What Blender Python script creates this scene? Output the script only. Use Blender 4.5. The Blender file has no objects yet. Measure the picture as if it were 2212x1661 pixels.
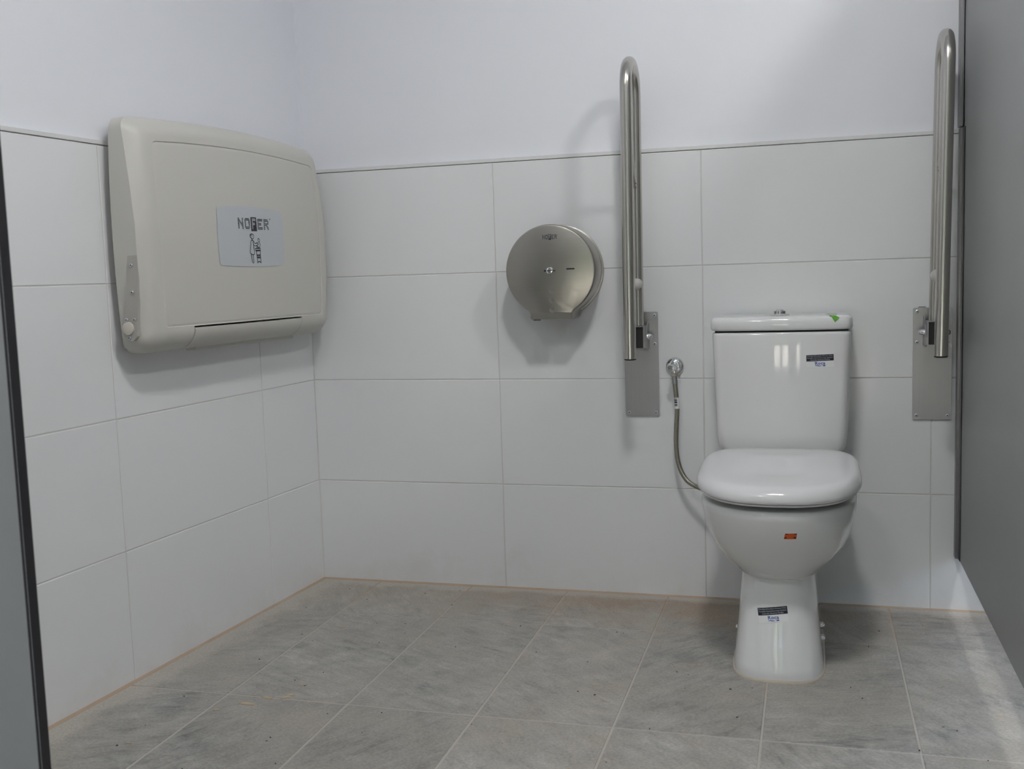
import bpy, bmesh, math, random
from mathutils import Vector, Matrix
from mathutils.bvhtree import BVHTree
random.seed(7)
S = bpy.context.scene
COL = S.collection
PI = math.pi

# ------------------------------------------------------------------ camera
cam_d = bpy.data.cameras.new('camera'); cam = bpy.data.objects.new('camera', cam_d); COL.objects.link(cam)
cam_d.sensor_fit = 'HORIZONTAL'; cam_d.sensor_width = 36.0
cam_d.lens = 2278.68 * 36.0 / 2212.0
cam_d.clip_start = 0.05
rx = Vector((0.96196736, 0.27127804, -0.03204712))
up = Vector((0.00247211, 0.1086677, 0.99407506))
fw = Vector((-0.27315322, 0.95634698, -0.10386416))
M = Matrix.Identity(4)
for i in range(3):
    M[i][0] = rx[i]; M[i][1] = up[i]; M[i][2] = -fw[i]
M.translation = Vector((1.49513, -2.98729, 0.94257))
cam.matrix_world = M
cam_d.dof.use_dof = True; cam_d.dof.focus_distance = 2.9; cam_d.dof.aperture_fstop = 14.0
S.camera = cam

# ------------------------------------------------------------------ world, light, exposure
W = bpy.data.worlds.new('overcast_daylight'); S.world = W; W.use_nodes = True
bg = W.node_tree.nodes['Background']
bg.inputs[0].default_value = (0.70, 0.84, 1.0, 1); bg.inputs[1].default_value = 2.4
S.view_settings.view_transform = 'Standard'; S.view_settings.look = 'None'
S.view_settings.gamma = 1.0; S.view_settings.use_curve_mapping = False
S.view_settings.exposure = 0.50
sun_d = bpy.data.lights.new('sun', 'SUN'); sun_d.energy = 45.0; sun_d.angle = 0.01; sun_d.color = (1.0, 0.95, 0.87)
sun = bpy.data.objects.new('sun', sun_d); COL.objects.link(sun); sun.rotation_euler = (math.radians(-7), math.radians(5), 0)   # stands behind the building
LIGHTS = [  # ceiling luminaires: x, y, size, strength
    (1.36, -1.65, 0.26, 90.0),
    (0.80, -2.85, 0.26, 40.0),
    (2.42, -1.60, 0.26, 82.0),
]
CEIL = 2.68
S.cycles.max_bounces = 5; S.cycles.diffuse_bounces = 4; S.cycles.glossy_bounces = 2; S.cycles.transmission_bounces = 2
S.cycles.caustics_reflective = False; S.cycles.caustics_refractive = False; S.cycles.sample_clamp_indirect = 4.0
S.cycles.use_denoising = True; S.cycles.use_adaptive_sampling = True; S.cycles.adaptive_threshold = 0.12; S.cycles.adaptive_min_samples = 24

# ------------------------------------------------------------------ materials
def nodes(name):
    m = bpy.data.materials.new(name); m.use_nodes = True
    nt = m.node_tree
    return m, nt, nt.nodes['Principled BSDF']
def N(nt, t, **kw):
    n = nt.nodes.new(t)
    for k, v in kw.items():
        setattr(n, k, v)
    return n
def setin(n, **kw):
    for k, v in kw.items():
        n.inputs[k.replace('_', ' ')].default_value = v
def plain(name, col, rough=0.5, metal=0.0, var=0.0, scale=30, bump=0.0, bscale=200, coat=0.0, spec=0.5):
    m, nt, b = nodes(name)
    b.inputs['Roughness'].default_value = rough; b.inputs['Metallic'].default_value = metal
    b.inputs['Coat Weight'].default_value = coat; b.inputs['Specular IOR Level'].default_value = spec
    b.inputs['Base Color'].default_value = (*col, 1)
    tc = N(nt, 'ShaderNodeTexCoord')
    if var < 0.03 and not bump: return m
    nz = N(nt, 'ShaderNodeTexNoise'); setin(nz, Scale=scale, Detail=2.0)
    nt.links.new(tc.outputs['Object'], nz.inputs['Vector'])
    mx = N(nt, 'ShaderNodeMix', data_type='RGBA')
    mx.inputs[6].default_value = tuple(c * (1 - var) for c in col) + (1,)
    mx.inputs[7].default_value = tuple(min(1, c * (1 + var)) for c in col) + (1,)
    nt.links.new(nz.outputs['Fac'], mx.inputs[0]); nt.links.new(mx.outputs[2], b.inputs['Base Color'])
    if bump:
        n2 = N(nt, 'ShaderNodeTexNoise'); setin(n2, Scale=bscale, Detail=3.0)
        nt.links.new(tc.outputs['Object'], n2.inputs['Vector'])
        bp = N(nt, 'ShaderNodeBump'); setin(bp, Strength=bump, Distance=0.002)
        nt.links.new(n2.outputs['Fac'], bp.inputs['Height']); nt.links.new(bp.outputs['Normal'], b.inputs['Normal'])
    return m
def brushed(name, col, rough, stretch, amount=0.12, bump=0.03):
    m, nt, b = nodes(name)
    b.inputs['Metallic'].default_value = 1.0
    tc = N(nt, 'ShaderNodeTexCoord'); mp = N(nt, 'ShaderNodeMapping'); mp.inputs['Scale'].default_value = stretch
    nz = N(nt, 'ShaderNodeTexNoise'); setin(nz, Scale=1.0, Detail=5.0)
    nt.links.new(tc.outputs['Object'], mp.inputs['Vector']); nt.links.new(mp.outputs['Vector'], nz.inputs['Vector'])
    mx = N(nt, 'ShaderNodeMix', data_type='RGBA')
    mx.inputs[6].default_value = tuple(c * (1 - amount) for c in col) + (1,)
    mx.inputs[7].default_value = tuple(min(1, c * (1 + amount)) for c in col) + (1,)
    nt.links.new(nz.outputs['Fac'], mx.inputs[0]); nt.links.new(mx.outputs[2], b.inputs['Base Color'])
    mr = N(nt, 'ShaderNodeMapRange'); mr.inputs[3].default_value = rough * 0.85; mr.inputs[4].default_value = rough * 1.2
    nt.links.new(nz.outputs['Fac'], mr.inputs[0]); nt.links.new(mr.outputs[0], b.inputs['Roughness'])
    bp = N(nt, 'ShaderNodeBump'); setin(bp, Strength=bump, Distance=0.001)
    nt.links.new(nz.outputs['Fac'], bp.inputs['Height']); nt.links.new(bp.outputs['Normal'], b.inputs['Normal'])
    return m
def emit(name, col, st):
    m, nt, b = nodes(name)
    b.inputs['Base Color'].default_value = (*col, 1)
    b.inputs['Emission Color'].default_value = (*col, 1); b.inputs['Emission Strength'].default_value = st
    return m

def floor_tile_mat():
    m, nt, b = nodes('slate_look_floor_tile')
    L = nt.links.new
    geo = N(nt, 'ShaderNodeNewGeometry'); oi = N(nt, 'ShaderNodeObjectInfo')
    # per tile random offset and grain direction
    rnd = N(nt, 'ShaderNodeMath', operation='MULTIPLY'); rnd.inputs[1].default_value = 37.0
    L(oi.outputs['Random'], rnd.inputs[0])
    cmb = N(nt, 'ShaderNodeCombineXYZ'); L(rnd.outputs[0], cmb.inputs[0]); L(rnd.outputs[0], cmb.inputs[1])
    add = N(nt, 'ShaderNodeVectorMath', operation='ADD'); L(geo.outputs['Position'], add.inputs[0]); L(cmb.outputs[0], add.inputs[1])
    ang = N(nt, 'ShaderNodeMath', operation='MULTIPLY_ADD'); ang.inputs[1].default_value = 2.2; ang.inputs[2].default_value = -1.1
    L(oi.outputs['Random'], ang.inputs[0])
    rot = N(nt, 'ShaderNodeVectorRotate', rotation_type='Z_AXIS'); L(add.outputs[0], rot.inputs['Vector']); L(ang.outputs[0], rot.inputs['Angle'])
    mp = N(nt, 'ShaderNodeMapping'); mp.inputs['Scale'].default_value = (12.0, 46.0, 8.0); L(rot.outputs[0], mp.inputs['Vector'])
    n1 = N(nt, 'ShaderNodeTexNoise'); setin(n1, Scale=1.0, Detail=7.0, Roughness=0.72, Distortion=0.4); L(mp.outputs[0], n1.inputs['Vector'])
    n2 = N(nt, 'ShaderNodeTexNoise'); setin(n2, Scale=5.0, Detail=6.0, Roughness=0.6); L(add.outputs[0], n2.inputs['Vector'])
    n3 = N(nt, 'ShaderNodeTexNoise'); setin(n3, Scale=160.0, Detail=3.0); L(add.outputs[0], n3.inputs['Vector'])
    r1 = N(nt, 'ShaderNodeValToRGB')
    e = r1.color_ramp.elements
    e[0].position = 0.37; e[0].color = (0.20, 0.203, 0.198, 1)
    e[1].position = 0.60; e[1].color = (0.44, 0.43, 0.405, 1)
    k = r1.color_ramp.elements.new(0.45); k.color = (0.325, 0.323, 0.306, 1)
    n12 = N(nt, 'ShaderNodeMix', data_type='FLOAT'); n12.inputs[0].default_value = 0.38
    L(n1.outputs['Fac'], n12.inputs[2]); L(n2.outputs['Fac'], n12.inputs[3]); L(n12.outputs[0], r1.inputs[0])
    # per tile tone
    tone = N(nt, 'ShaderNodeMapRange'); tone.inputs[3].default_value = 0.88; tone.inputs[4].default_value = 1.1
    L(oi.outputs['Random'], tone.inputs[0])
    n4 = N(nt, 'ShaderNodeTexNoise'); setin(n4, Scale=13.0, Detail=5.0, Roughness=0.65, Distortion=0.6); L(add.outputs[0], n4.inputs['Vector'])
    bl = N(nt, 'ShaderNodeMapRange'); bl.inputs[1].default_value = 0.36; bl.inputs[2].default_value = 0.62; bl.inputs[3].default_value = 0.82; bl.inputs[4].default_value = 1.13; L(n4.outputs['Fac'], bl.inputs[0])
    tn = N(nt, 'ShaderNodeMath', operation='MULTIPLY'); L(tone.outputs[0], tn.inputs[0]); L(bl.outputs[0], tn.inputs[1])
    mt = N(nt, 'ShaderNodeMix', data_type='RGBA', blend_type='MULTIPLY'); mt.inputs[0].default_value = 1.0
    L(r1.outputs[0], mt.inputs[6]); L(tn.outputs[0], mt.inputs[7])
    # dried building dust: pale veil
    d1 = N(nt, 'ShaderNodeTexNoise'); setin(d1, Scale=2.6, Detail=8.0, Roughness=0.62); L(geo.outputs['Position'], d1.inputs['Vector'])
    dr = N(nt, 'ShaderNodeMapRange'); dr.inputs[1].default_value = 0.38; dr.inputs[2].default_value = 0.66; dr.inputs[4].default_value = 0.8
    L(d1.outputs['Fac'], dr.inputs[0])
    md = N(nt, 'ShaderNodeMix', data_type='RGBA'); md.inputs[7].default_value = (0.395, 0.366, 0.32, 1)
    L(dr.outputs[0], md.inputs[0]); L(mt.outputs[2], md.inputs[6])
    # ochre grout residue, thickest along the foot of the walls
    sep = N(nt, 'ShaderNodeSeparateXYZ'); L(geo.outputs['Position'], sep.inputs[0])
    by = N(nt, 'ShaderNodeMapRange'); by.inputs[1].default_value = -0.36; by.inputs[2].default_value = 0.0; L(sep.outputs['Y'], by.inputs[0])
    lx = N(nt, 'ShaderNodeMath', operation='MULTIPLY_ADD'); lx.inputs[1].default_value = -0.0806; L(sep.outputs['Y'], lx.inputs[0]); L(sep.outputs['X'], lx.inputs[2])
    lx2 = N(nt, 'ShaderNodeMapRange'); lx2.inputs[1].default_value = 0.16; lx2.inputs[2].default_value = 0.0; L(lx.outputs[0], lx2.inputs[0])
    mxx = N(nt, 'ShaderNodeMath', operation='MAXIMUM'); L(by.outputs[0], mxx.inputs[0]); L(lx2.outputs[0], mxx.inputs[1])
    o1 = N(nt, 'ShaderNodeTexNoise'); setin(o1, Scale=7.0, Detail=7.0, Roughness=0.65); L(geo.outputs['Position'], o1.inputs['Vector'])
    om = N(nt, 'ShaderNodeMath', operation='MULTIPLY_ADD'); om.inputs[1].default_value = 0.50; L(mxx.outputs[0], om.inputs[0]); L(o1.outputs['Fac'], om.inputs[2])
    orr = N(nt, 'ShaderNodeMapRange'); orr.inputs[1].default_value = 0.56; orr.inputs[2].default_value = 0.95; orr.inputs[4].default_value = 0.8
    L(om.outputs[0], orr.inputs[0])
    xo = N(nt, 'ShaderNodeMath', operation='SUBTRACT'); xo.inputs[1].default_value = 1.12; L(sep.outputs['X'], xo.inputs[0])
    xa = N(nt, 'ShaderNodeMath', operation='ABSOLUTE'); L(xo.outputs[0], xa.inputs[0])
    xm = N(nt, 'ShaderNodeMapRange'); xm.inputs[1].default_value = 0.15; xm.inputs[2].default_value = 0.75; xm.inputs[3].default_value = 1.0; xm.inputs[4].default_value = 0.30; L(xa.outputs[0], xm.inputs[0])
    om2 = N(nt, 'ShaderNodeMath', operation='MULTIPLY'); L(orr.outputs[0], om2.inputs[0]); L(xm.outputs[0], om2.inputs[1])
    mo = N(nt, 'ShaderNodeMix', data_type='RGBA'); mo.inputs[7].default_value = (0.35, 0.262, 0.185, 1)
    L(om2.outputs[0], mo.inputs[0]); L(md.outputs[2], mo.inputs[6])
    # plaster smears
    p1 = N(nt, 'ShaderNodeTexNoise'); setin(p1, Scale=11.0, Detail=8.0, Roughness=0.7, Distortion=1.5); L(geo.outputs['Position'], p1.inputs['Vector'])
    pr = N(nt, 'ShaderNodeMapRange'); pr.inputs[1].default_value = 0.66; pr.inputs[2].default_value = 0.76; pr.inputs[4].default_value = 0.55; L(p1.outputs['Fac'], pr.inputs[0])
    mpz = N(nt, 'ShaderNodeMix', data_type='RGBA'); mpz.inputs[7].default_value = (0.46, 0.45, 0.42, 1)
    L(pr.outputs[0], mpz.inputs[0]); L(mo.outputs[2], mpz.inputs[6])
    # pale dust swept up against the walls
    wy = N(nt, 'ShaderNodeMapRange'); wy.inputs[1].default_value = -0.075; wy.inputs[2].default_value = -0.01; L(sep.outputs['Y'], wy.inputs[0])
    wx = N(nt, 'ShaderNodeMapRange'); wx.inputs[1].default_value = 0.12; wx.inputs[2].default_value = 0.01; L(lx.outputs[0], wx.inputs[0])
    wm = N(nt, 'ShaderNodeMath', operation='MAXIMUM'); L(wy.outputs[0], wm.inputs[0]); L(wx.outputs[0], wm.inputs[1])
    wn = N(nt, 'ShaderNodeMath', operation='MULTIPLY_ADD'); wn.inputs[1].default_value = 0.5; L(wm.outputs[0], wn.inputs[0]); L(o1.outputs['Fac'], wn.inputs[2])
    wr = N(nt, 'ShaderNodeMapRange'); wr.inputs[1].default_value = 0.62; wr.inputs[2].default_value = 0.84; wr.inputs[4].default_value = 0.85; L(wn.outputs[0], wr.inputs[0])
    mw = N(nt, 'ShaderNodeMix', data_type='RGBA'); mw.inputs[7].default_value = (0.49, 0.465, 0.42, 1)
    L(wr.outputs[0], mw.inputs[0]); L(mpz.outputs[2], mw.inputs[6])
    # fine speckle
    sp = N(nt, 'ShaderNodeMapRange'); sp.inputs[1].default_value = 0.3; sp.inputs[2].default_value = 0.7; sp.inputs[3].default_value = 0.86; sp.inputs[4].default_value = 1.12
    L(n3.outputs['Fac'], sp.inputs[0])
    ms = N(nt, 'ShaderNodeMix', data_type='RGBA', blend_type='MULTIPLY'); ms.inputs[0].default_value = 1.0
    L(mw.outputs[2], ms.inputs[6]); L(sp.outputs[0], ms.inputs[7])
    L(ms.outputs[2], b.inputs['Base Color'])
    rr = N(nt, 'ShaderNodeMapRange'); rr.inputs[3].default_value = 0.42; rr.inputs[4].default_value = 0.7; L(n2.outputs['Fac'], rr.inputs[0]); L(rr.outputs[0], b.inputs['Roughness'])
    hb = N(nt, 'ShaderNodeMath', operation='MULTIPLY_ADD'); hb.inputs[1].default_value = 0.25; L(n3.outputs['Fac'], hb.inputs[0]); L(n1.outputs['Fac'], hb.inputs[2])
    bp = N(nt, 'ShaderNodeBump'); setin(bp, Strength=0.35, Distance=0.003); L(hb.outputs[0], bp.inputs['Height']); L(bp.outputs['Normal'], b.inputs['Normal'])
    return m
def floor_grout_mat():
    m, nt, b = nodes('floor_grout'); L = nt.links.new
    geo = N(nt, 'ShaderNodeNewGeometry'); sep = N(nt, 'ShaderNodeSeparateXYZ'); L(geo.outputs['Position'], sep.inputs[0])
    by = N(nt, 'ShaderNodeMapRange'); by.inputs[1].default_value = -0.45; by.inputs[2].default_value = 0.0; L(sep.outputs['Y'], by.inputs[0])
    lx = N(nt, 'ShaderNodeMath', operation='MULTIPLY_ADD'); lx.inputs[1].default_value = -0.0806; L(sep.outputs['Y'], lx.inputs[0]); L(sep.outputs['X'], lx.inputs[2])
    lx2 = N(nt, 'ShaderNodeMapRange'); lx2.inputs[1].default_value = 0.05; lx2.inputs[2].default_value = 0.0; L(lx.outputs[0], lx2.inputs[0])
    mxx = N(nt, 'ShaderNodeMath', operation='MAXIMUM'); L(by.outputs[0], mxx.inputs[0]); L(lx2.outputs[0], mxx.inputs[1])
    nz = N(nt, 'ShaderNodeTexNoise'); setin(nz, Scale=6.0, Detail=6.0); L(geo.outputs['Position'], nz.inputs['Vector'])
    om = N(nt, 'ShaderNodeMath', operation='MULTIPLY_ADD'); om.inputs[1].default_value = 0.5; L(mxx.outputs[0], om.inputs[0]); L(nz.outputs['Fac'], om.inputs[2])
    r = N(nt, 'ShaderNodeMapRange'); r.inputs[1].default_value = 0.55; r.inputs[2].default_value = 0.95; L(om.outputs[0], r.inputs[0])
    mx = N(nt, 'ShaderNodeMix', data_type='RGBA'); mx.inputs[6].default_value = (0.50, 0.48, 0.44, 1); mx.inputs[7].default_value = (0.46, 0.355, 0.265, 1)
    L(r.outputs[0], mx.inputs[0]); L(mx.outputs[2], b.inputs['Base Color']); b.inputs['Roughness'].default_value = 0.9
    return m
def wall_tile_mat():
    m, nt, b = nodes('glossy_white_wall_tile'); L = nt.links.new
    geo = N(nt, 'ShaderNodeNewGeometry'); oi = N(nt, 'ShaderNodeObjectInfo')
    nz = N(nt, 'ShaderNodeTexNoise'); setin(nz, Scale=9.0, Detail=2.0); L(geo.outputs['Position'], nz.inputs['Vector'])
    # brownish splash marks low on the wall
    sep = N(nt, 'ShaderNodeSeparateXYZ'); L(geo.outputs['Position'], sep.inputs[0])
    lo = N(nt, 'ShaderNodeMapRange'); lo.inputs[1].default_value = 0.16; lo.inputs[2].default_value = 0.0; L(sep.outputs['Z'], lo.inputs[0])
    n2 = N(nt, 'ShaderNodeTexNoise'); setin(n2, Scale=5.0, Detail=8.0, Roughness=0.7); L(geo.outputs['Position'], n2.inputs['Vector'])
    om = N(nt, 'ShaderNodeMath', operation='MULTIPLY_ADD'); om.inputs[1].default_value = 0.25; L(lo.outputs[0], om.inputs[0]); L(n2.outputs['Fac'], om.inputs[2])
    r = N(nt, 'ShaderNodeMapRange'); r.inputs[1].default_value = 0.66; r.inputs[2].default_value = 1.0; r.inputs[4].default_value = 0.28; L(om.outputs[0], r.inputs[0])
    mx = N(nt, 'ShaderNodeMix', data_type='RGBA'); mx.inputs[6].default_value = (0.775, 0.785, 0.798, 1); mx.inputs[7].default_value = (0.55, 0.47, 0.38, 1)
    L(r.outputs[0], mx.inputs[0]); L(mx.outputs[2], b.inputs['Base Color'])
    b.inputs['Roughness'].default_value = 0.13
    bp = N(nt, 'ShaderNodeBump'); setin(bp, Strength=0.12, Distance=0.002); L(nz.outputs['Fac'], bp.inputs['Height']); L(bp.outputs['Normal'], b.inputs['Normal'])
    return m

MT = dict(
    paint=plain('white_wall_paint', (0.80, 0.815, 0.86), 0.6, var=0.0),
    ceiling=plain('white_ceiling_paint', (0.80, 0.81, 0.83), 0.8, var=0.02),
    tile=wall_tile_mat(),
    wgrout=plain('wall_grout', (0.63, 0.625, 0.60), 0.85, var=0.08, scale=12),
    trim=plain('pale_grey_edge_trim', (0.70, 0.705, 0.705), 0.4, var=0.02),
    ftile=floor_tile_mat(), fgrout=floor_grout_mat(),
    panel=plain('grey_laminate', (0.285, 0.295, 0.295), 0.38, var=0.04, scale=4),
    core=plain('black_laminate_core', (0.012, 0.012, 0.014), 0.5, var=0.3, scale=60),
    alu=brushed('anodised_channel', (0.30, 0.30, 0.31), 0.38, (300, 300, 4)),
    steel_v=brushed('brushed_steel_tube', (0.54, 0.52, 0.48), 0.245, (500, 500, 9)),
    steel_p=brushed('brushed_steel_plate', (0.40, 0.40, 0.41), 0.36, (350, 350, 5), amount=0.05, bump=0.015),
    steel_d=brushed('satin_steel_cover', (0.385, 0.37, 0.335), 0.30, (4, 60, 260), amount=0.05, bump=0.01),
    chrome=plain('polished_chrome', (0.80, 0.80, 0.80), 0.07, 1.0, var=0.02),
    nickel=plain('nickel_nut', (0.62, 0.56, 0.46), 0.25, 1.0, var=0.05),
    zinc=plain('zinc_screw', (0.62, 0.66, 0.70), 0.35, 1.0, var=0.05),
    braid=brushed('braided_steel_hose', (0.31, 0.295, 0.25), 0.32, (700, 700, 700), amount=0.6, bump=0.5),
    black=plain('black_plastic', (0.012, 0.012, 0.012), 0.5, var=0.2),
    rubber=plain('grey_rubber', (0.52, 0.51, 0.49), 0.6, var=0.04),
    shell=plain('warm_grey_plastic', (0.56, 0.55, 0.51), 0.45),
    hinge=plain('grey_hinge_plastic', (0.44, 0.425, 0.39), 0.5, var=0.03),
    cap=plain('beige_cap', (0.62, 0.59, 0.52), 0.45, var=0.02),
    badge=plain('blue_grey_badge', (0.50, 0.53, 0.56), 0.4, var=0.02),
    ink=plain('black_ink', (0.02, 0.02, 0.03), 0.5, var=0.2),
    inksoft=plain('dark_grey_ink', (0.09, 0.09, 0.10), 0.5, var=0.2),
    ceramic=plain('white_vitreous_china', (0.77, 0.775, 0.775), 0.06, var=0.006, scale=5, coat=0.3),
    seat=plain('white_seat_plastic', (0.73, 0.73, 0.74), 0.14, var=0.006),
    white=plain('white_paper', (0.80, 0.80, 0.81), 0.5, var=0.01),
    navy=plain('navy_print', (0.006, 0.007, 0.022), 0.45, var=0.2),
    blue=plain('blue_print', (0.02, 0.07, 0.36), 0.45, var=0.1),
    silver=plain('pale_print', (0.50, 0.53, 0.55), 0.5, var=0.05),
    orange=plain('orange_sticker', (0.62, 0.10, 0.012), 0.5, var=0.06),
    orange_d=plain('dark_red_print', (0.11, 0.012, 0.006), 0.5, var=0.06),
    green=plain('green_tape', (0.09, 0.34, 0.015), 0.45, var=0.25, scale=120),
    greend=plain('green_print', (0.10, 0.22, 0.11), 0.5, var=0.1),
    sealant=plain('beige_sealant', (0.52, 0.46, 0.37), 0.6, var=0.1, scale=40),
    crumb=plain('dark_crumbs', (0.06, 0.055, 0.05), 0.8, var=0.3),
    debris=plain('wood_and_plaster_chips', (0.50, 0.42, 0.30), 0.8, var=0.35, scale=15),
    diffuser=emit('lamp_diffuser', (1.0, 0.985, 0.96), 1.0),
    frame=plain('white_lamp_frame', (0.8, 0.8, 0.8), 0.4),
    hedge=plain('hedge_foliage', (0.075, 0.11, 0.045), 0.8, var=0.7, scale=6),
    ground=plain('outdoor_ground', (0.50, 0.48, 0.45), 0.9, var=0.2, scale=2),
    glass=None,
)

# ------------------------------------------------------------------ mesh helpers
def link(name, bm, mat, parent=None, smooth=False, angle=None, loc=None):
    me = bpy.data.meshes.new(name)
    bm.normal_update(); bm.to_mesh(me); bm.free()
    if smooth:
        me.polygons.foreach_set('use_smooth', [True] * len(me.polygons))
        if angle: me.set_sharp_from_angle(angle=math.radians(angle))
    if mat: me.materials.append(mat)
    o = bpy.data.objects.new(name, me); COL.objects.link(o)
    if parent: o.parent = parent
    if loc: o.location = loc
    return o
def empty(name, loc=(0, 0, 0), label=None, cat=None, group=None, mat=None):
    o = bpy.data.objects.new(name, None); COL.objects.link(o); o.empty_display_size = 0.05
    if mat: o.matrix_world = mat
    else: o.location = loc
    if label: o['label'] = label
    if cat: o['category'] = cat
    if group: o['group'] = group
    return o
def tag(o, label=None, cat=None, group=None, kind=None):
    for k, v in (('label', label), ('category', cat), ('group', group), ('kind', kind)):
        if v: o[k] = v
    return o
def box(bm, x0, x1, y0, y1, z0, z1, bev=0.0, seg=2):
    vs = [bm.verts.new((x, y, z)) for x in (x0, x1) for y in (y0, y1) for z in (z0, z1)]
    fs = [bm.faces.new([vs[i] for i in q]) for q in ((0, 1, 3, 2), (4, 6, 7, 5), (0, 4, 5, 1), (2, 3, 7, 6), (0, 2, 6, 4), (1, 5, 7, 3))]
    if bev:
        es = list({e for f in fs for e in f.edges})
        bmesh.ops.bevel(bm, geom=es, offset=bev, segments=seg, affect='EDGES', profile=0.5)
    return bm
def B(*a, **k): return box(bmesh.new(), *a, **k)
def loft(bm, rings, cap0=True, cap1=True, closed=True):
    rv = [[bm.verts.new(p) for p in r] for r in rings]
    n = len(rings[0])
    for a, b in zip(rv, rv[1:]):
        for i in range(n if closed else n - 1):
            j = (i + 1) % n
            bm.faces.new((a[i], a[j], b[j], b[i]))
    if cap0: bm.faces.new(rv[0][::-1])
    if cap1: bm.faces.new(rv[-1])
    bmesh.ops.recalc_face_normals(bm, faces=bm.faces[:])
    return bm
def lathe(bm, prof, origin, axis, seg=32, cap=True):
    """prof: list of (radius, distance along axis)"""
    ax = Vector(axis).normalized()
    a = ax.orthogonal().normalized(); b = ax.cross(a)
    o = Vector(origin)
    rings = []
    for r, h in prof:
        rings.append([o + ax * h + a * (r * math.cos(2 * PI * i / seg)) + b * (r * math.sin(2 * PI * i / seg)) for i in range(seg)])
    return loft(bm, rings, cap, cap)
def tube(bm, pts, r, seg=16, cap=True):
    pts = [Vector(p) for p in pts]
    t0 = (pts[1] - pts[0]).normalized(); nrm = t0.orthogonal().normalized()
    rings = []; prev = t0
    for i, p in enumerate(pts):
        if i == 0: t = t0
        elif i == len(pts) - 1: t = (pts[-1] - pts[-2]).normalized()
        else: t = ((pts[i + 1] - p).normalized() + (p - pts[i - 1]).normalized()).normalized()
        q = prev.rotation_difference(t); nrm = (q @ nrm); nrm = (nrm - t * nrm.dot(t)).normalized(); prev = t
        b = t.cross(nrm); rr = r[i] if isinstance(r, (list, tuple)) else r
        rings.append([p + nrm * (rr * math.cos(2 * PI * k / seg)) + b * (rr * math.sin(2 * PI * k / seg)) for k in range(seg)])
    return loft(bm, rings, cap, cap)
def catmull(pts, sub=8):
    P = [Vector(p) for p in pts]; P = [P[0] * 2 - P[1]] + P + [P[-1] * 2 - P[-2]]
    out = []
    for i in range(1, len(P) - 2):
        for k in range(sub):
            t = k / sub; a, b, c, d = P[i - 1], P[i], P[i + 1], P[i + 2]
            out.append(0.5 * ((2 * b) + (c - a) * t + (2 * a - 5 * b + 4 * c - d) * t * t + (3 * b - a - 3 * c + d) * t ** 3))
    out.append(P[-2]); return out
def prism(bm, poly, f0, f1):
    """closed polygon list of 2D -> f0(p), f1(p) give the two 3D faces"""
    return loft(bm, [[f0(p) for p in poly], [f1(p) for p in poly]])
def rrect(x0, x1, y0, y1, r, n=6):
    out = []
    for cx, cy, a0 in ((x1 - r, y1 - r, 0), (x0 + r, y1 - r, 90), (x0 + r, y0 + r, 180), (x1 - r, y0 + r, 270)):
        for k in range(n + 1):
            a = math.radians(a0 + 90 * k / n); out.append((cx + r * math.cos(a), cy + r * math.sin(a)))
    return out
def bvh_of(objs):
    bm = bmesh.new()
    for o in objs:
        t = bmesh.new(); t.from_mesh(o.data)
        me = bpy.data.meshes.new('tmp'); t.to_mesh(me); t.free()
        bm.from_mesh(me); bpy.data.meshes.remove(me)
    tree = BVHTree.FromBMesh(bm); bm.free(); return tree
def stick(bm, tree, start, direction, offset):
    """drape flat print onto a surface: every vertex is cast along direction and lifted by offset"""
    d = Vector(direction).normalized()
    for v in bm.verts:
        lift = v.co.dot(d)
        o = v.co - d * lift + d * start
        hit = tree.ray_cast(o, d)
        if hit[0] is not None: v.co = hit[0] - d * offset
    return bm
def text_bm(body, size, bold=0.0, spacing=1.0):
    cu = bpy.data.curves.new('print', 'FONT'); cu.body = body; cu.size = size; cu.align_x = 'CENTER'; cu.align_y = 'CENTER'
    cu.offset = bold; cu.space_character = spacing; cu.resolution_u = 2
    ob = bpy.data.objects.new('print', cu); COL.objects.link(ob)
    bpy.context.view_layer.update()
    me = bpy.data.meshes.new_from_object(ob.evaluated_get(bpy.context.evaluated_depsgraph_get()))
    bm = bmesh.new(); bm.from_mesh(me)
    bpy.data.objects.remove(ob); bpy.data.curves.remove(cu); bpy.data.meshes.remove(me)
    return bm
def flat_poly(bm, pts): bm.faces.new([bm.verts.new(p) for p in pts])
def grid_patch(bm, poly_fn, nu, nv):
    g = [[bm.verts.new(poly_fn(i / nu, j / nv)) for j in range(nv + 1)] for i in range(nu + 1)]
    for i in range(nu):
        for j in range(nv): bm.faces.new((g[i][j], g[i + 1][j], g[i + 1][j + 1], g[i][j + 1]))
    return bm

# ------------------------------------------------------------------ setting: floor, walls, ceiling
A = 0.080389
SD = Vector((-math.sin(A), -math.cos(A), 0)); ND = Vector((math.cos(A), -math.sin(A), 0))
ML = Matrix.Identity(4)
for i in range(3):
    ML[i][0] = SD[i]; ML[i][1] = ND[i]; ML[i][2] = (0, 0, 1)[i]
XR, YF = 4.3, -4.3          # right and front wall of the washroom
TH = 0.31658; HB = 0.31678; TTOP = HB + 3 * TH   # wall tile rows
ROWS = [0.0, HB, HB + TH, HB + 2 * TH, TTOP]
G = 0.0013                  # half joint

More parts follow.
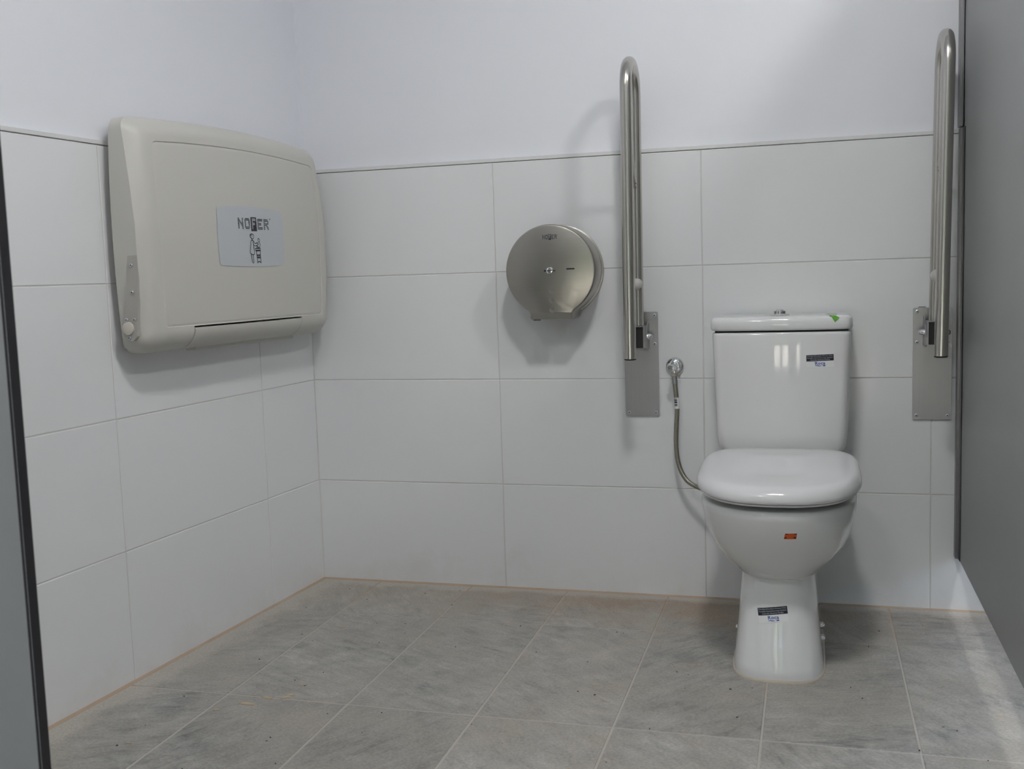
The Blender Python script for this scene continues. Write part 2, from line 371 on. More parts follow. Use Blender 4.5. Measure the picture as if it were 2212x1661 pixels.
floor = tag(link('floor', B(-0.6, XR + 0.2, YF - 0.15, 0.2, -0.12, -0.0009), MT['fgrout']), kind='structure')
ceiling = tag(link('ceiling', B(-0.7, XR + 0.2, YF - 0.2, 0.2, CEIL, CEIL + 0.1), MT['ceiling']), kind='structure')
wall_back = tag(link('wall_back', B(-0.3, XR + 0.2, 0.010, 0.16, -0.1, CEIL), MT['paint']), kind='structure')
wall_left = link('wall_left', B(-0.02, 4.9, -0.16, -0.010, -0.1, CEIL), MT['paint']); wall_left.matrix_world = ML; tag(wall_left, kind='structure')
# right wall with a daylight window, front wall with an open double doorway
bm = bmesh.new()
box(bm, XR, XR + 0.15, YF, 0.01, -0.1, 0.9); box(bm, XR, XR + 0.15, YF, 0.01, 2.1, CEIL)
box(bm, XR, XR + 0.15, YF, -2.6, 0.9, 2.1); box(bm, XR, XR + 0.15, -0.5, 0.01, 0.9, 2.1)
wall_right = tag(link('wall_right', bm, MT['paint']), kind='structure')
DX0, DX1, DZ = 1.00, 1.95, 2.1
bm = bmesh.new()
box(bm, -0.7, DX0, YF - 0.15, YF, -0.1, CEIL); box(bm, DX1, XR + 0.15, YF - 0.15, YF, -0.1, CEIL)
box(bm, DX0, DX1, YF - 0.15, YF, DZ, CEIL)
wall_front = tag(link('wall_front', bm, MT['paint']), kind='structure')
# added screen: grey slats narrow the doorway daylight to reflected bands
SCREEN_GAPS = [(1.13, 1.29), (1.36, 1.52), (1.76, 1.85)]
reflection_screen = bpy.data.objects.new('reflection_screen_1', None); COL.objects.link(reflection_screen); reflection_screen.location = (DX0, YF, 0); tag(reflection_screen, kind='structure')
edges = [DX0] + [v for p in SCREEN_GAPS for v in p] + [DX1]
for k in range(0, len(edges), 2):
    link('screen_slat', B(edges[k] - DX0, edges[k + 1] - DX0, -0.09, -0.05, 0.0, DZ), MT['panel'], reflection_screen)
link('screen_rail', B(0, DX1 - DX0, -0.092, -0.048, DZ - 0.12, DZ), MT['panel'], reflection_screen)

def tile_box(w, h, d=0.0098, bev=0.0011):
    return B(-w / 2, w / 2, 0.0, d, -h / 2, h / 2, bev=bev, seg=1)
_tm = {}
def wall_tile(parent, a0, a1, z0, z1, left=False):
    w, h = round(a1 - a0 - 2 * G, 4), round(z1 - z0 - 2 * G, 4)
    key = (w, h, left)
    if key not in _tm:
        o = link('tile', tile_box(w, h), MT['tile'], parent)
        if left:
            for v in o.data.vertices: v.co.y = -v.co.y
            o.data.flip_normals()
        _tm[key] = o.data
    else:
        o = bpy.data.objects.new('tile', _tm[key]); COL.objects.link(o); o.parent = parent
    o.location = ((a0 + a1) / 2, random.uniform(-0.0003, 0.0002) * (-1 if left else 1), (z0 + z1) / 2)
    o.rotation_euler = (random.uniform(-.0008, .0008), 0, random.uniform(-.0006, .0006))
grout_b = link('grout', B(0, XR, 0.0012, 0.012, 0, TTOP), MT['wgrout'], wall_back)
grout_l = link('grout', B(0, 3.3, -0.012, -0.0012, 0, TTOP), MT['wgrout'], wall_left)
jx = [0.0, 0.6033, 1.2033, 1.8033, 2.4033, 3.0033, 3.6033, XR]
for a, b in zip(jx, jx[1:]):
    for z0, z1 in zip(ROWS, ROWS[1:]): wall_tile(wall_back, a, b, z0, z1)
js = [0.0, 0.2869, 0.8869, 1.4869, 2.0869, 2.6869, 3.2869]
for a, b in zip(js, js[1:]):
    for z0, z1 in zip(ROWS, ROWS[1:]): wall_tile(wall_left, a, b, z0, z1, True)
tb = tag(link('trim_1', B(0.0, XR, -0.0012, 0.0105, TTOP + 0.0014, 1.2785, bev=0.0012), MT['trim'], None), kind='structure')
tl = link('trim_2', B(0.0, 3.29, -0.0105, 0.0012, TTOP + 0.0014, 1.2785, bev=0.0012), MT['trim']); tl.matrix_world = ML; tag(tl, kind='structure')

# floor tiles, 30 x 60 cm, cut along the slanting left wall
def clip(poly, nx, ny, c):
    out = []
    for i in range(len(poly)):
        p, q = poly[i], poly[(i + 1) % len(poly)]
        dp = p[0] * nx + p[1] * ny - c; dq = q[0] * nx + q[1] * ny - c
        if dp >= 0: out.append(p)
        if (dp >= 0) != (dq >= 0):
            t = dp / (dp - dq); out.append((p[0] + t * (q[0] - p[0]), p[1] + t * (q[1] - p[1])))
    return out
FX, FY, FG = 0.4963, -0.3116, 0.0020
_fm = None
for j in range(-1, 5):
    y1 = FY - 0.6 * j; y0 = y1 - 0.6
    for i in range(-4, 9):
        x0 = FX + 0.3 * i; x1 = x0 + 0.3
        poly = [(x0 + FG, y0 + FG), (x1 - FG, y0 + FG), (x1 - FG, y1 - FG), (x0 + FG, y1 - FG)]
        poly = clip(poly, 0, -1, 0.009); poly = clip(poly, ND.x, ND.y, 0.010) if poly else poly
        if len(poly) < 3: continue
        area = abs(sum(poly[k][0] * poly[(k + 1) % len(poly)][1] - poly[(k + 1) % len(poly)][0] * poly[k][1] for k in range(len(poly)))) / 2
        if area < 0.0004: continue
        cx, cy = (x0 + x1) / 2, (y0 + y1) / 2
        full = abs(area - (0.3 - 2 * FG) * (0.6 - 2 * FG)) < 1e-5
        if full and _fm:
            o = bpy.data.objects.new('tile', _fm); COL.objects.link(o); o.parent = floor
        else:
            bm = bmesh.new()
            prism(bm, poly, lambda p: (p[0] - cx, p[1] - cy, -0.010), lambda p: (p[0] - cx, p[1] - cy, 0.0))
            es = [e for e in bm.edges if all(v.co.z > -0.001 for v in e.verts)]
            bmesh.ops.bevel(bm, geom=es, offset=0.0012, segments=1, affect='EDGES')
            o = link('tile', bm, MT['ftile'], floor)
            if full: _fm = o.data
        o.location = (cx, cy, random.uniform(-0.0004, 0.0003))

def bead(name, a0, a1, sgn, parent):
    prof = [(0.0, -0.001), (-0.0125, -0.001), (-0.0120, -0.0004), (-0.0060, 0.0004), (-0.0015, 0.0028), (0.0, 0.0030)]
    bm = bmesh.new(); loft(bm, [[(a, sgn * p[0], p[1]) for p in prof] for a in (a0, a1)])
    return link(name, bm, MT['fgrout'], parent)
bead('grout_bead', 0, XR, 1, wall_back); bead('grout_bead', 0, 3.28, -1, wall_left)
bm = bmesh.new(); loft(bm, [[(x, y, z) for x, y in ((-0.004, 0.004), (0.0022, 0.0), (-0.0001, -0.0022))] for z in (0.003, TTOP)])
link('corner_grout', bm, MT['wgrout'], wall_back)

# ground outside the doorway
tag(link('ground', B(-8, 12, -16, YF - 0.15, -0.14, -0.04), MT['ground']), kind='structure')

rh = random.Random(3)
bm = bmesh.new()
nu, nv = 70, 22
g = [[bm.verts.new((-7 + 18 * i / nu + rh.uniform(-.1, .1), -11.0 + rh.uniform(-.22, .22) - (0.5 if j == nv else 0), -0.04 + 3.6 * j / nv + (rh.uniform(-.25, .25) if j > 0 else 0))) for j in range(nv + 1)] for i in range(nu + 1)]
for i in range(nu):
    for j in range(nv): bm.faces.new((g[i][j], g[i + 1][j], g[i + 1][j + 1], g[i][j + 1]))
bk = bmesh.ops.extrude_face_region(bm, geom=bm.faces[:])
for v in bk['geom']:
    if isinstance(v, bmesh.types.BMVert): v.co.y -= 0.9
bmesh.ops.recalc_face_normals(bm, faces=bm.faces[:])
tag(link('boundary_hedge', bm, MT['hedge']), kind='structure')

# ------------------------------------------------------------------ ceiling lamps
for k, (lx, ly, sz, st) in enumerate(LIGHTS):
    where = ['above the cubicle', 'above the aisle', 'beyond the grey partition'][k]
    t = empty('ceiling_light', (lx, ly, CEIL), 'round white flush ceiling lamp ' + where, 'lamp', 'ceiling lamps')
    bm = bmesh.new(); lathe(bm, [(sz / 2 + .015, 0), (sz / 2 + .015, -.03), (sz / 2, -.036), (sz / 2, -.02)], (0, 0, 0), (0, 0, 1), 40)
    link('lamp_frame', bm, MT['frame'], t, True, 40)
    bm = bmesh.new(); lathe(bm, [(sz / 2 - .001, -.022), (sz / 2 - .001, -.037), (sz / 2 - .02, -.040)], (0, 0, 0), (0, 0, 1), 40)
    dm = MT['diffuser'].copy(); dm.node_tree.nodes['Principled BSDF'].inputs['Emission Strength'].default_value = st
    link('diffuser', bm, dm, t)
def portal(name, loc, rot, sx, sy):
    ld = bpy.data.lights.new(name, 'AREA'); ld.shape = 'RECTANGLE'; ld.size = sx; ld.size_y = sy
    ld.cycles.is_portal = True
    o = bpy.data.objects.new(name, ld); COL.objects.link(o); o.location = loc; o.rotation_euler = rot
portal('doorway_portal', ((DX0 + DX1) / 2, YF - 0.16, DZ / 2), (PI / 2, 0, 0), DX1 - DX0, DZ)
portal('window_portal', (XR + 0.16, -1.55, 1.5), (0, PI / 2, 0), 1.2, 2.1)

# ------------------------------------------------------------------ cubicle partitions
t = empty('partition_panel', (1.871, 0, 0), 'tall grey laminate cubicle partition raised off the floor at the right', 'partition')
bm = bmesh.new(); box(bm, 0.0, 0.013, -2.19, -0.012, 0.150, 2.00, bev=0.0008, seg=1)
link('panel', bm, MT['panel'], t)
def channel(z0, z1, y0, dx, dep):
    bm = bmesh.new()
    box(bm, -0.0095 + dx, -0.0012 + dx, y0 - dep, y0, z0, z1, bev=0.0006, seg=1)
    box(bm, -0.0030 + dx, -0.0008 + dx, y0 - dep - 0.010, y0 - dep, z0, z1, bev=0.0004, seg=1)
    box(bm, 0.0142 + dx, 0.0175 + dx, y0 - dep, y0, z0, z1)
    box(bm, -0.0012 + dx, 0.0142 + dx, y0 - 0.003, y0, z0, z1)
    return bm
c1 = link('wall_channel', channel(0.152, TTOP + 0.012, -0.0015, 0.0, 0.030), MT['alu'], t)
c2 = link('wall_channel', channel(TTOP + 0.016, 2.00, 0.0100, -0.0015, 0.034), MT['alu'], t)
bm = B(-0.0012, -0.0002, -0.060, -0.0325, 0.1515, TTOP + .012)
link('dark_gap_strip', bm, MT['core'], t)  # black strip stands in for the dark gap between channel and panel
t = empty('pilaster_panel', (0.800, -2.2, 0), 'grey laminate upright with black edge at the left foreground', 'partition')
link('panel', B(-0.965, -0.0001, 0.0004, 0.0126, 0.15, 2.00), MT['panel'], t)
link('edge', B(-0.004, 0.0, 0.0002, 0.0128, 0.15, 2.00, bev=0.0006, seg=1), MT['core'], t)
bm = bmesh.new(); lathe(bm, [(.02, 0), (.02, .012), (.011, .016), (.011, .15)], (-.12, .0065, 0), (0, 0, 1), 20); link('foot', bm, MT['chrome'], t, True, 40)
bm = bmesh.new(); lathe(bm, [(.02, 0), (.02, .012), (.011, .016), (.011, .15)], (-.9, .0065, 0), (0, 0, 1), 20); link('foot', bm, MT['chrome'], t, True, 40)

# ------------------------------------------------------------------ logo lettering in striped bars
GLY = {
 'N': ['11000011', '11100011', '11110011', '11011011', '11001111', '11000111', '11000011', '11000011'],
 'O': ['01111110', '11111111', '11000011', '11000011', '11000011', '11000011', '11111111', '01111110'],
 'F': ['11111111', '11111111', '11000000', '11111100', '11111100', '11000000', '11000000', '11000000'],
 'E': ['11111111', '11111111', '11000000', '11111100', '11111100', '11000000', '11111111', '11111111'],
 'R': ['11111110', '11111111', '11000011', '11111111', '11111100', '11001110', '11000111', '11000011'],
}
def runs(row):
    out = []; s = None
    for i, c in enumerate(row + '0'):
        if c == '1' and s is None: s = i
        if c == '0' and s is not None: out.append((s / 8, i / 8)); s = None
    return out
def logo(width, height, place, fill=0.6):
    """list of (part name, bmesh, role) with role ink, box or pale; place(u, v) -> 3D"""
    out = []
    lw = width / 5 * 0.80; pitch = width / 5
    for k, ch in enumerate('NOFER'):
        u0 = -width / 2 + pitch * k + (pitch - lw) / 2
        tgt = bmesh.new()
        ins = 0.14 if ch == 'F' else 0.0
        for rI, row in enumerate(GLY[ch]):
            v1 = height / 2 - height / 8 * rI; v0 = v1 - height / 8 * fill
            for a, b in runs(row):
                ua = u0 + lw * (ins + a * (1 - 2 * ins)); ub = u0 + lw * (ins + b * (1 - 2 * ins))
                flat_poly(tgt, [place(ua, v0), place(ub, v0), place(ub, v1), place(ua, v1)])
        out.append(('logo_letter', tgt, 'pale' if ch == 'F' else 'ink'))
        if ch == 'F':
            e = lw * 0.06; boxm = bmesh.new()
            flat_poly(boxm, [place(u0 - e, -height * .64), place(u0 + lw + e, -height * .64), place(u0 + lw + e, height * .62), place(u0 - e, height * .62)])
            out.append(('logo_box', boxm, 'box'))
    ru = width / 2 + lw * 0.12; mk = bmesh.new()
    flat_poly(mk, [place(ru, height * .46), place(ru + lw * .14, height * .46), place(ru + lw * .14, height * .60), place(ru, height * .60)])
    out.append(('logo_mark', mk, 'ink'))
    return out

# ------------------------------------------------------------------ baby changing station on the left wall
def build_changing_station():
    t = empty('baby_changing_station', mat=ML @ Matrix.Translation((0.467, 0, 0.785)),
              label='folded warm grey plastic baby changing station on the left wall', cat='changing station')
    SC, HW, ZB = 0.0, 0.420, 0.0          # local: x along wall (towards the viewer), y off the wall, z from the bottom edge
    HT = 0.545
    def outline(ins):
        """rounded, slightly pillowed rectangle inset by ins; fixed point count"""
        pts = []
        def edge_x(z):   # half width at height z
            q = (z - HT / 2) / (HT / 2); return HW - 0.012 * q * q - ins
        def top_z(x): return HT + 0.018 * (1 - (x / HW) ** 2) - ins
        r = max(0.034 - ins * 0.25, 0.012) if ins < 0.08 else max(0.018 - (ins - .06) * .05, .008); zb = ZB + ins
        rb = max(0.040 - ins * 0.6, 0.010)
        n = 10
        xl, xr = edge_x(zb + rb), edge_x(zb + rb)
        # bottom, left to right (+x = viewer's left end)
        for k in range(41): pts.append((xr - rb - (2 * (xr - rb)) * k / 40, zb))
        for k in range(1, n): a = math.radians(270 - 90 * k / n); pts.append((-xr + rb + rb * math.cos(a), zb + rb + rb * math.sin(a)))
        zt = top_z(edge_x(HT - r)) - r
        for k in range(25):
            z = zb + rb + (zt - zb - rb) * k / 24; pts.append((-edge_x(z), z))
        xe = edge_x(zt)
        for k in range(1, n): a = math.radians(180 - 90 * k / n); pts.append((-xe + r + r * math.cos(a), zt + r * math.sin(a)))
        for k in range(41):
            x = -xe + r + 2 * (xe - r) * k / 40
            base = zt + r; pts.append((x, base + (top_z(x) - top_z(xe - r))))
        for k in range(1, n): a = math.radians(90 - 90 * k / n); pts.append((xe - r + r * math.cos(a), zt + r * math.sin(a)))
        for k in range(25):
            z = zt + (zb + rb - zt) * k / 24; pts.append((edge_x(z), z))
        for k in range(1, n): a = math.radians(0 - 90 * k / n); pts.append((xr - rb + rb * math.cos(a), zb + rb + rb * math.sin(a)))
        return pts
    def lerp(a, b, t): return a + (b - a) * max(0, min(1, t))
    def side_n(z):    # where the flat side ends
        tab = [(0, .050), (.03, .070), (.07, .079), (.15, .088), (.24, .0905), (.30, .0905), (.386, .082), (.47, .070), (.545, .057), (.60, .050)]
        for (z0, n0), (z1, n1) in zip(tab, tab[1:]):
            if z <= z1: return lerp(n0, n1, (z - z0) / (z1 - z0))
        return tab[-1][1]
    def front_n(x, z):
        q = (z - 0.26) / 0.30
        return 0.116 - 0.010 * (x / HW) ** 2 - (0.022 * q * q if q > 0 else 0.004 * q * q)
    rings = []
    o0 = outline(0.0)
    rings.append([(x, 0.022, z) for x, z in outline(0.012)])
    rings.append([(x, 0.022, z) for x, z in outline(0.004)])
    rings.append([(x, 0.026, z) for x, z in o0])
    rings.append([(x, lerp(.026, side_n(z), .5), z) for x, z in o0])
    rings.append([(x, side_n(z), z) for x, z in o0])
    R0 = 0.040
    insets = [0.002, .005, .009, .014, .020, .026, .032, .038, .044, .050, .055, .0585, .0600, .0615, .0630, .0645, .067, .075, .10, .13, .16, .19, .22, .245, .262]
    for ins in insets:
        ring = []
        for (x, z), (bx, bz) in zip(outline(ins), o0):
            n0 = side_n(bz); n1 = front_n(x, z)
            bottom = bz < 0.05
            wdt = 0.052 if bottom else 0.044
            q = min(1.0, ins / wdt)
            if bottom: s = math.sqrt(max(0, 1 - (1 - q) ** 2))
            else:
                e = max(0.0, min(1.0, (abs(bx) - (HW - 0.060)) / 0.030))       # crisp crease on the ends, soft roll on top
                s = q * (2 - q) * e + (1 - e) * (0.6 * q * (2 - q) + 0.4 * math.sqrt(max(0, 1 - (1 - q) ** 2)))
            n = n0 + (n1 - n0) * s
            if 0.0595 < ins < 0.0640: n -= 0.0022 if ins < 0.062 else 0.0016
            elif ins >= 0.0640: n -= 0.0010
            ring.append((x, n, z))
        rings.append(ring)
    bm = bmesh.new(); loft(bm, rings, True, True)
    shell = link('shell', bm, MT['shell'], t, True, 50)
    # notch for the fold-down handle in the lower lip
    hx0, hx1, hz = -0.232, 0.252, 0.0535
    cut = bmesh.new(); box(cut, hx0 - .0028, hx1 + .0028, 0.060, 0.2, -0.05, hz + 0.0040)
    co = link('cutter', cut, None, t)
    bpy.context.view_layer.update()
    md = shell.modifiers.new('seam', 'BOOLEAN'); md.object = co; md.operation = 'DIFFERENCE'; md.solver = 'EXACT'
    bpy.context.view_layer.update()
    dg = bpy.context.evaluated_depsgraph_get()
    me = bpy.data.meshes.new_from_object(shell.evaluated_get(dg)); shell.modifiers.clear()
    old = shell.data; shell.data = me; bpy.data.meshes.remove(old); bpy.data.objects.remove(co)
    me.polygons.foreach_set('use_smooth', [True] * len(me.polygons)); me.set_sharp_from_angle(angle=math.radians(24))
    tree = None
    def drape(bm, off):
        for v in bm.verts: v.co.y = front_n(v.co.x, v.co.z) - 0.0010 + off
        return bm
    # handle filling the notch, following the rounded lip
    def lip(z):
        q = min(1.0, z / 0.052); return .050 + (front_n(0, z) - .050) * math.sqrt(max(0, 1 - (1 - q) ** 2)) - .0018
    prof = [(lip(z), z) for z in (.0006, .002, .004, .007, .011, .016, .022, .028, .034, .040, .046, .051)] + [(lip(.051) - .003, hz - .0004), (0.0605, hz - .0004), (0.0605, 0.0015)]
    bm = bmesh.new(); loft(bm, [[(x, max(p[0], .0605), p[1]) for p in prof] for x in (hx0, hx1)])
    hd = link('handle', bm, MT['shell'], t, True, 40)
    # wall plate behind, its lower lip shows under the handle
    link('wall_plate', B(-0.385, 0.385, 0.0015, 0.0215, 0.012, 0.50, bev=0.004), MT['shell'], t)
    link('lower_lip', B(-0.262, 0.19, 0.030, 0.062, -0.0065, 0.004, bev=0.002), MT['shell'], t)
    # hinge plates on both ends
    for sgn in (1, -1):
        xs = sgn * (HW - 0.0005)
        pl = [(.064, .2275), (.0905, .2285), (.0900, .170), (.0865, .12), (.0800, .07), (.0760, .043), (.066, .0325), (.050, .031), (.040, .044), (.0360, .072), (.0415, .088), (.0500, .125), (.0590, .17)]
        bm = bmesh.new()
        prism(bm, pl, lambda p: (xs - sgn * .015, p[0], p[1]), lambda p: (xs + sgn * .0012, p[0], p[1]))
        hp = link('hinge_plate', bm, MT['hinge'], t)
        for (sn, sz) in ((.0735, .206), (.0712, .144), (.0500, .0815), (.0725, .0812), (.0545, .0400)):
            bm = bmesh.new(); lathe(bm, [(.0044, -.001), (.0044, .0012), (.0034, .0022), (.0018, .0022)], (xs + sgn * .0012, sn, sz), (sgn, 0, 0), 14)
            sc = link('screw', bm, MT['zinc'], hp, True, 40)
            bm = bmesh.new(); lathe(bm, [(.0016, 0), (.0016, .0006)], (xs + sgn * .0034, sn, sz), (sgn, 0, 0), 6); link('screw_socket', bm, MT['black'], hp)
        bm = bmesh.new(); lathe(bm, [(.0150, -.001), (.0155, .002), (.0148, .0042), (.010, .0056), (0.004, .0060)], (xs + sgn * .0012, .0545, .0615), (sgn, 0, 0), 28)
        link('pivot_cap', bm, MT['cap'], hp, True, 45)
    # badge plate and its print
    CX, CZ = -0.005, 0.2765          # badge centre
    bw, bh = 0.146, 0.073
    def bpt(u, v):
        x = (u * 2 - 1); z = (v * 2 - 1)
        # pillow outline with small round corners
        ax, az = abs(x), abs(z); rr = 0.10
        cx_, cz_ = 1 - rr * bh / bw * 0.8, 1 - rr
        if ax > cx_ and az > cz_:
            dx, dz = (ax - cx_) / (1 - cx_), (az - cz_) / (1 - cz_); m = max(dx, dz); l = math.hypot(dx, dz)
            f = m / l if l > 1e-9 else 1
            ax = cx_ + (1 - cx_) * dx * f; az = cz_ + (1 - cz_) * dz * f
            x = math.copysign(ax, x); z = math.copysign(az, z)
        zz = z * (bh + (0.007 * (1 - x * x) if z > 0 else 0.004 * (1 - x * x)))
        xx = x * (bw + 0.004 * (1 - z * z))
        return Vector((CX + xx, 0.2, CZ + zz))
    bm = bmesh.new(); grid_patch(bm, bpt, 40, 28); drape(bm, 0.0010)
    bd = link('badge', bm, MT['badge'], t, True); bd['label'] = 'blue-grey badge plate with striped lettering and a line pictogram'
    # viewer's right is -x
    for nm, m_, role in logo(0.146, 0.029, lambda u, v: Vector((CX - 0.008 - u, 0.2, CZ + 0.0345 + v)), 0.62):
        drape(m_, .0019 if role == 'pale' else .0015); link(nm, m_, MT['badge'] if role == 'pale' else MT['ink'], bd)
    # pictogram: an adult bending over a child on a stand (pixel-like units, y down)
    def P(px, py): return Vector((CX - 0.003 - (px - 985) / 1000.0 * 0.205, 0.2, CZ + 0.0085 - (py - 770) / 600.0 * 0.0765))
    strokes = [
        ([(905, 810), (915, 780), (945, 768), (980, 780), (990, 820), (978, 860), (955, 872), (925, 845), (905, 815)], 11),
        ([(905, 815), (930, 795), (955, 815), (945, 830)], 9),
        ([(935, 890), (965, 900), (990, 935), (1005, 968), (1050, 950), (1085, 955)], 11),
        ([(960, 940), (985, 1000), (1010, 1015), (1050, 1000), (1090, 975)], 11),
        ([(935, 890), (920, 930), (912, 1020), (898, 1090), (890, 1145), (910, 1180), (945, 1196), (980, 1188), (988, 1120), (975, 1020), (970, 960)], 11),
        ([(918, 1196), (925, 1290), (932, 1350), (955, 1370), (965, 1340), (958, 1270), (960, 1196)], 11),
        ([(1080, 860), (1105, 860), (1122, 890), (1110, 925), (1085, 930), (1078, 900), (1080, 860)], 10),
        ([(1110, 935), (1125, 980), (1115, 1030), (1085, 1050)], 10),
        ([(1040, 1025), (1070, 1020), (1095, 1045), (1060, 1055), (1040, 1025)], 14),
        ([(1010, 1065), (1125, 1062), (1128, 1100), (1015, 1110), (1010, 1065)], 14),
        ([(1015, 1110), (1125, 1104)], 22),
        ([(1025, 1115), (1040, 1200), (1045, 1280), (1045, 1365)], 12),
        ([(1122, 1110), (1118, 1200), (1122, 1280), (1125, 1365)], 12),
        ([(1035, 1205), (1120, 1202)], 20), ([(1042, 1250), (1120, 1248)], 22),
        ([(1045, 1365), (1060, 1345), (1085, 1335), (1110, 1345), (1125, 1365)], 14),
    ]
    bm = bmesh.new()
    for pts, wd in strokes:
        pp = [P(*q) for q in pts]; hw_ = wd / 1000 * 0.172 * 0.55
        L_, R_ = [], []
        for i, p in enumerate(pp):
            d = (pp[min(i + 1, len(pp) - 1)] - pp[max(i - 1, 0)]); d.y = 0; d.normalize()
            nn = Vector((-d.z, 0, d.x)) * hw_; L_.append(p + nn); R_.append(p - nn)
        for i in range(len(pp) - 1):
            flat_poly(bm, [L_[i], L_[i + 1], R_[i + 1], R_[i]])
    drape(bm, 0.0015); link('pictogram', bm, MT['ink'], bd)
build_changing_station()

# ------------------------------------------------------------------ paper roll dispenser
def build_dispenser():
    cx, cz, r, dep = 0.7955, 0.9490, 0.1285, 0.118
    t = empty('paper_roll_dispenser', (cx, 0, cz), 'round satin steel toilet roll dispenser on the back wall', 'dispenser')
    def out(rr, hw, zb):
        pts = []
        a0 = math.radians(-58.0)
        for k in range(61):
            a = a0 + (PI - 2 * a0) * k / 60; pts.append((rr * math.cos(a), rr * math.sin(a)))
        # left: concave curve down to the outlet, then flat bottom and up the right side
        pL = pts[-1]; e = []
        for k in range(1, 9):
            s = k / 8; bx = (1 - s) ** 2 * pL[0] + 2 * s * (1 - s) * (-hw + .004) + s * s * (-hw); bz = (1 - s) ** 2 * pL[1] + 2 * s * (1 - s) * (pL[1] - .010) + s * s * (zb + .006)
            e.append((bx, bz))
        e.append((-hw + .003, zb))
        mir = [(-x, z) for x, z in e][::-1]
        return pts + e + mir
    rings = []
    for rr, hw, zb, y in ((r - .003, .058, -.1335, 0), (r - .003, .058, -.1335, -.030), (r, .061, -.1355, -.031), (r, .061, -.1355, -dep + .007), (r - .001, .0605, -.1353, -dep + .0035), (r - .003, .0600, -.1348, -dep + .001), (r - .006, .059, -.1342, -dep)):
        rings.append([(x, y, z) for x, z in out(rr, hw, zb)])
    bm = bmesh.new(); loft(bm, rings, True, True)
    cov = link('cover', bm, MT['steel_d'], t, True, 30)
    bm = bmesh.new(); lathe(bm, [(r + .002, -0.0015), (r + .002, -.006), (r - .004, -.008)], (0, 0, 0), (0, 1, 0), 64)
    link('back_plate', bm, MT['steel_d'], t, True, 40)
    # lock with a key slot, sight slot, paper-level windows
    bm = bmesh.new(); lathe(bm, [(.0105, 0), (.0105, .003), (.009, .0055), (.0055, .0065), (.003, .0066)], (0, -dep, 0), (0, -1, 0), 24)
    lk = link('lock', bm, MT['chrome'], t, True, 40)
    bm = B(-.0165, -.006, -dep - .0006, -dep + .002, -.0018, .0018); box(bm, .0085, .016, -dep - .0006, -dep + .002, -.0012, .0012); box(bm, -.007, .007, -dep - .0074, -dep - .0060, -.0012, .0012)
    link('key_slot', bm, MT['black'], lk)
    bm = bmesh.new(); prism(bm, rrect(.047, .0705, .0015, .0055, .0019), lambda p: (p[0], -dep + .001, p[1]), lambda p: (p[0], -dep - .0005, p[1]))
    link('sight_slot', bm, MT['black'], t)
    for k in range(3):
        bm = bmesh.new(); lathe(bm, [(.0085, -.001), (.0085, .00012), (.0078, .00025), (.0070, .00005)], (.003 + .0005 * k, -dep, -.057 - .0262 * k), (0, -1, 0), 24)
        link('dimple', bm, MT['steel_d'], t, True, 50)
    bm = bmesh.new()
    for k in range(6):
        x = -.054 + k * .0035; flat = [(x, -.110, -.134), (x + .0035, -.110, -.134), (x + .00175, -.108, -.1395)]
        loft(bm, [flat, [(a, b + .004, c) for a, b, c in flat]])
    box(bm, -.054, -.033, -.113, -.090, -.1355, -.1325)
    link('cutter_strip', bm, MT['black'], t)
    bm = B(.0475, .0605, -.106, -.085, -.1365, -.111, bev=.0015); link('outlet_guide', bm, MT['steel_d'], t)
    for nm, m_, role in logo(0.043, 0.0125, lambda u, v: Vector((.002 + u, -dep - .0004, .093 + v)), 1.0):
        if role == 'pale':
            for v in m_.verts: v.co.y -= .0003
        link(nm, m_, MT['steel_p'] if role == 'pale' else MT['ink'] if role == 'box' else MT['inksoft'], cov)
build_dispenser()

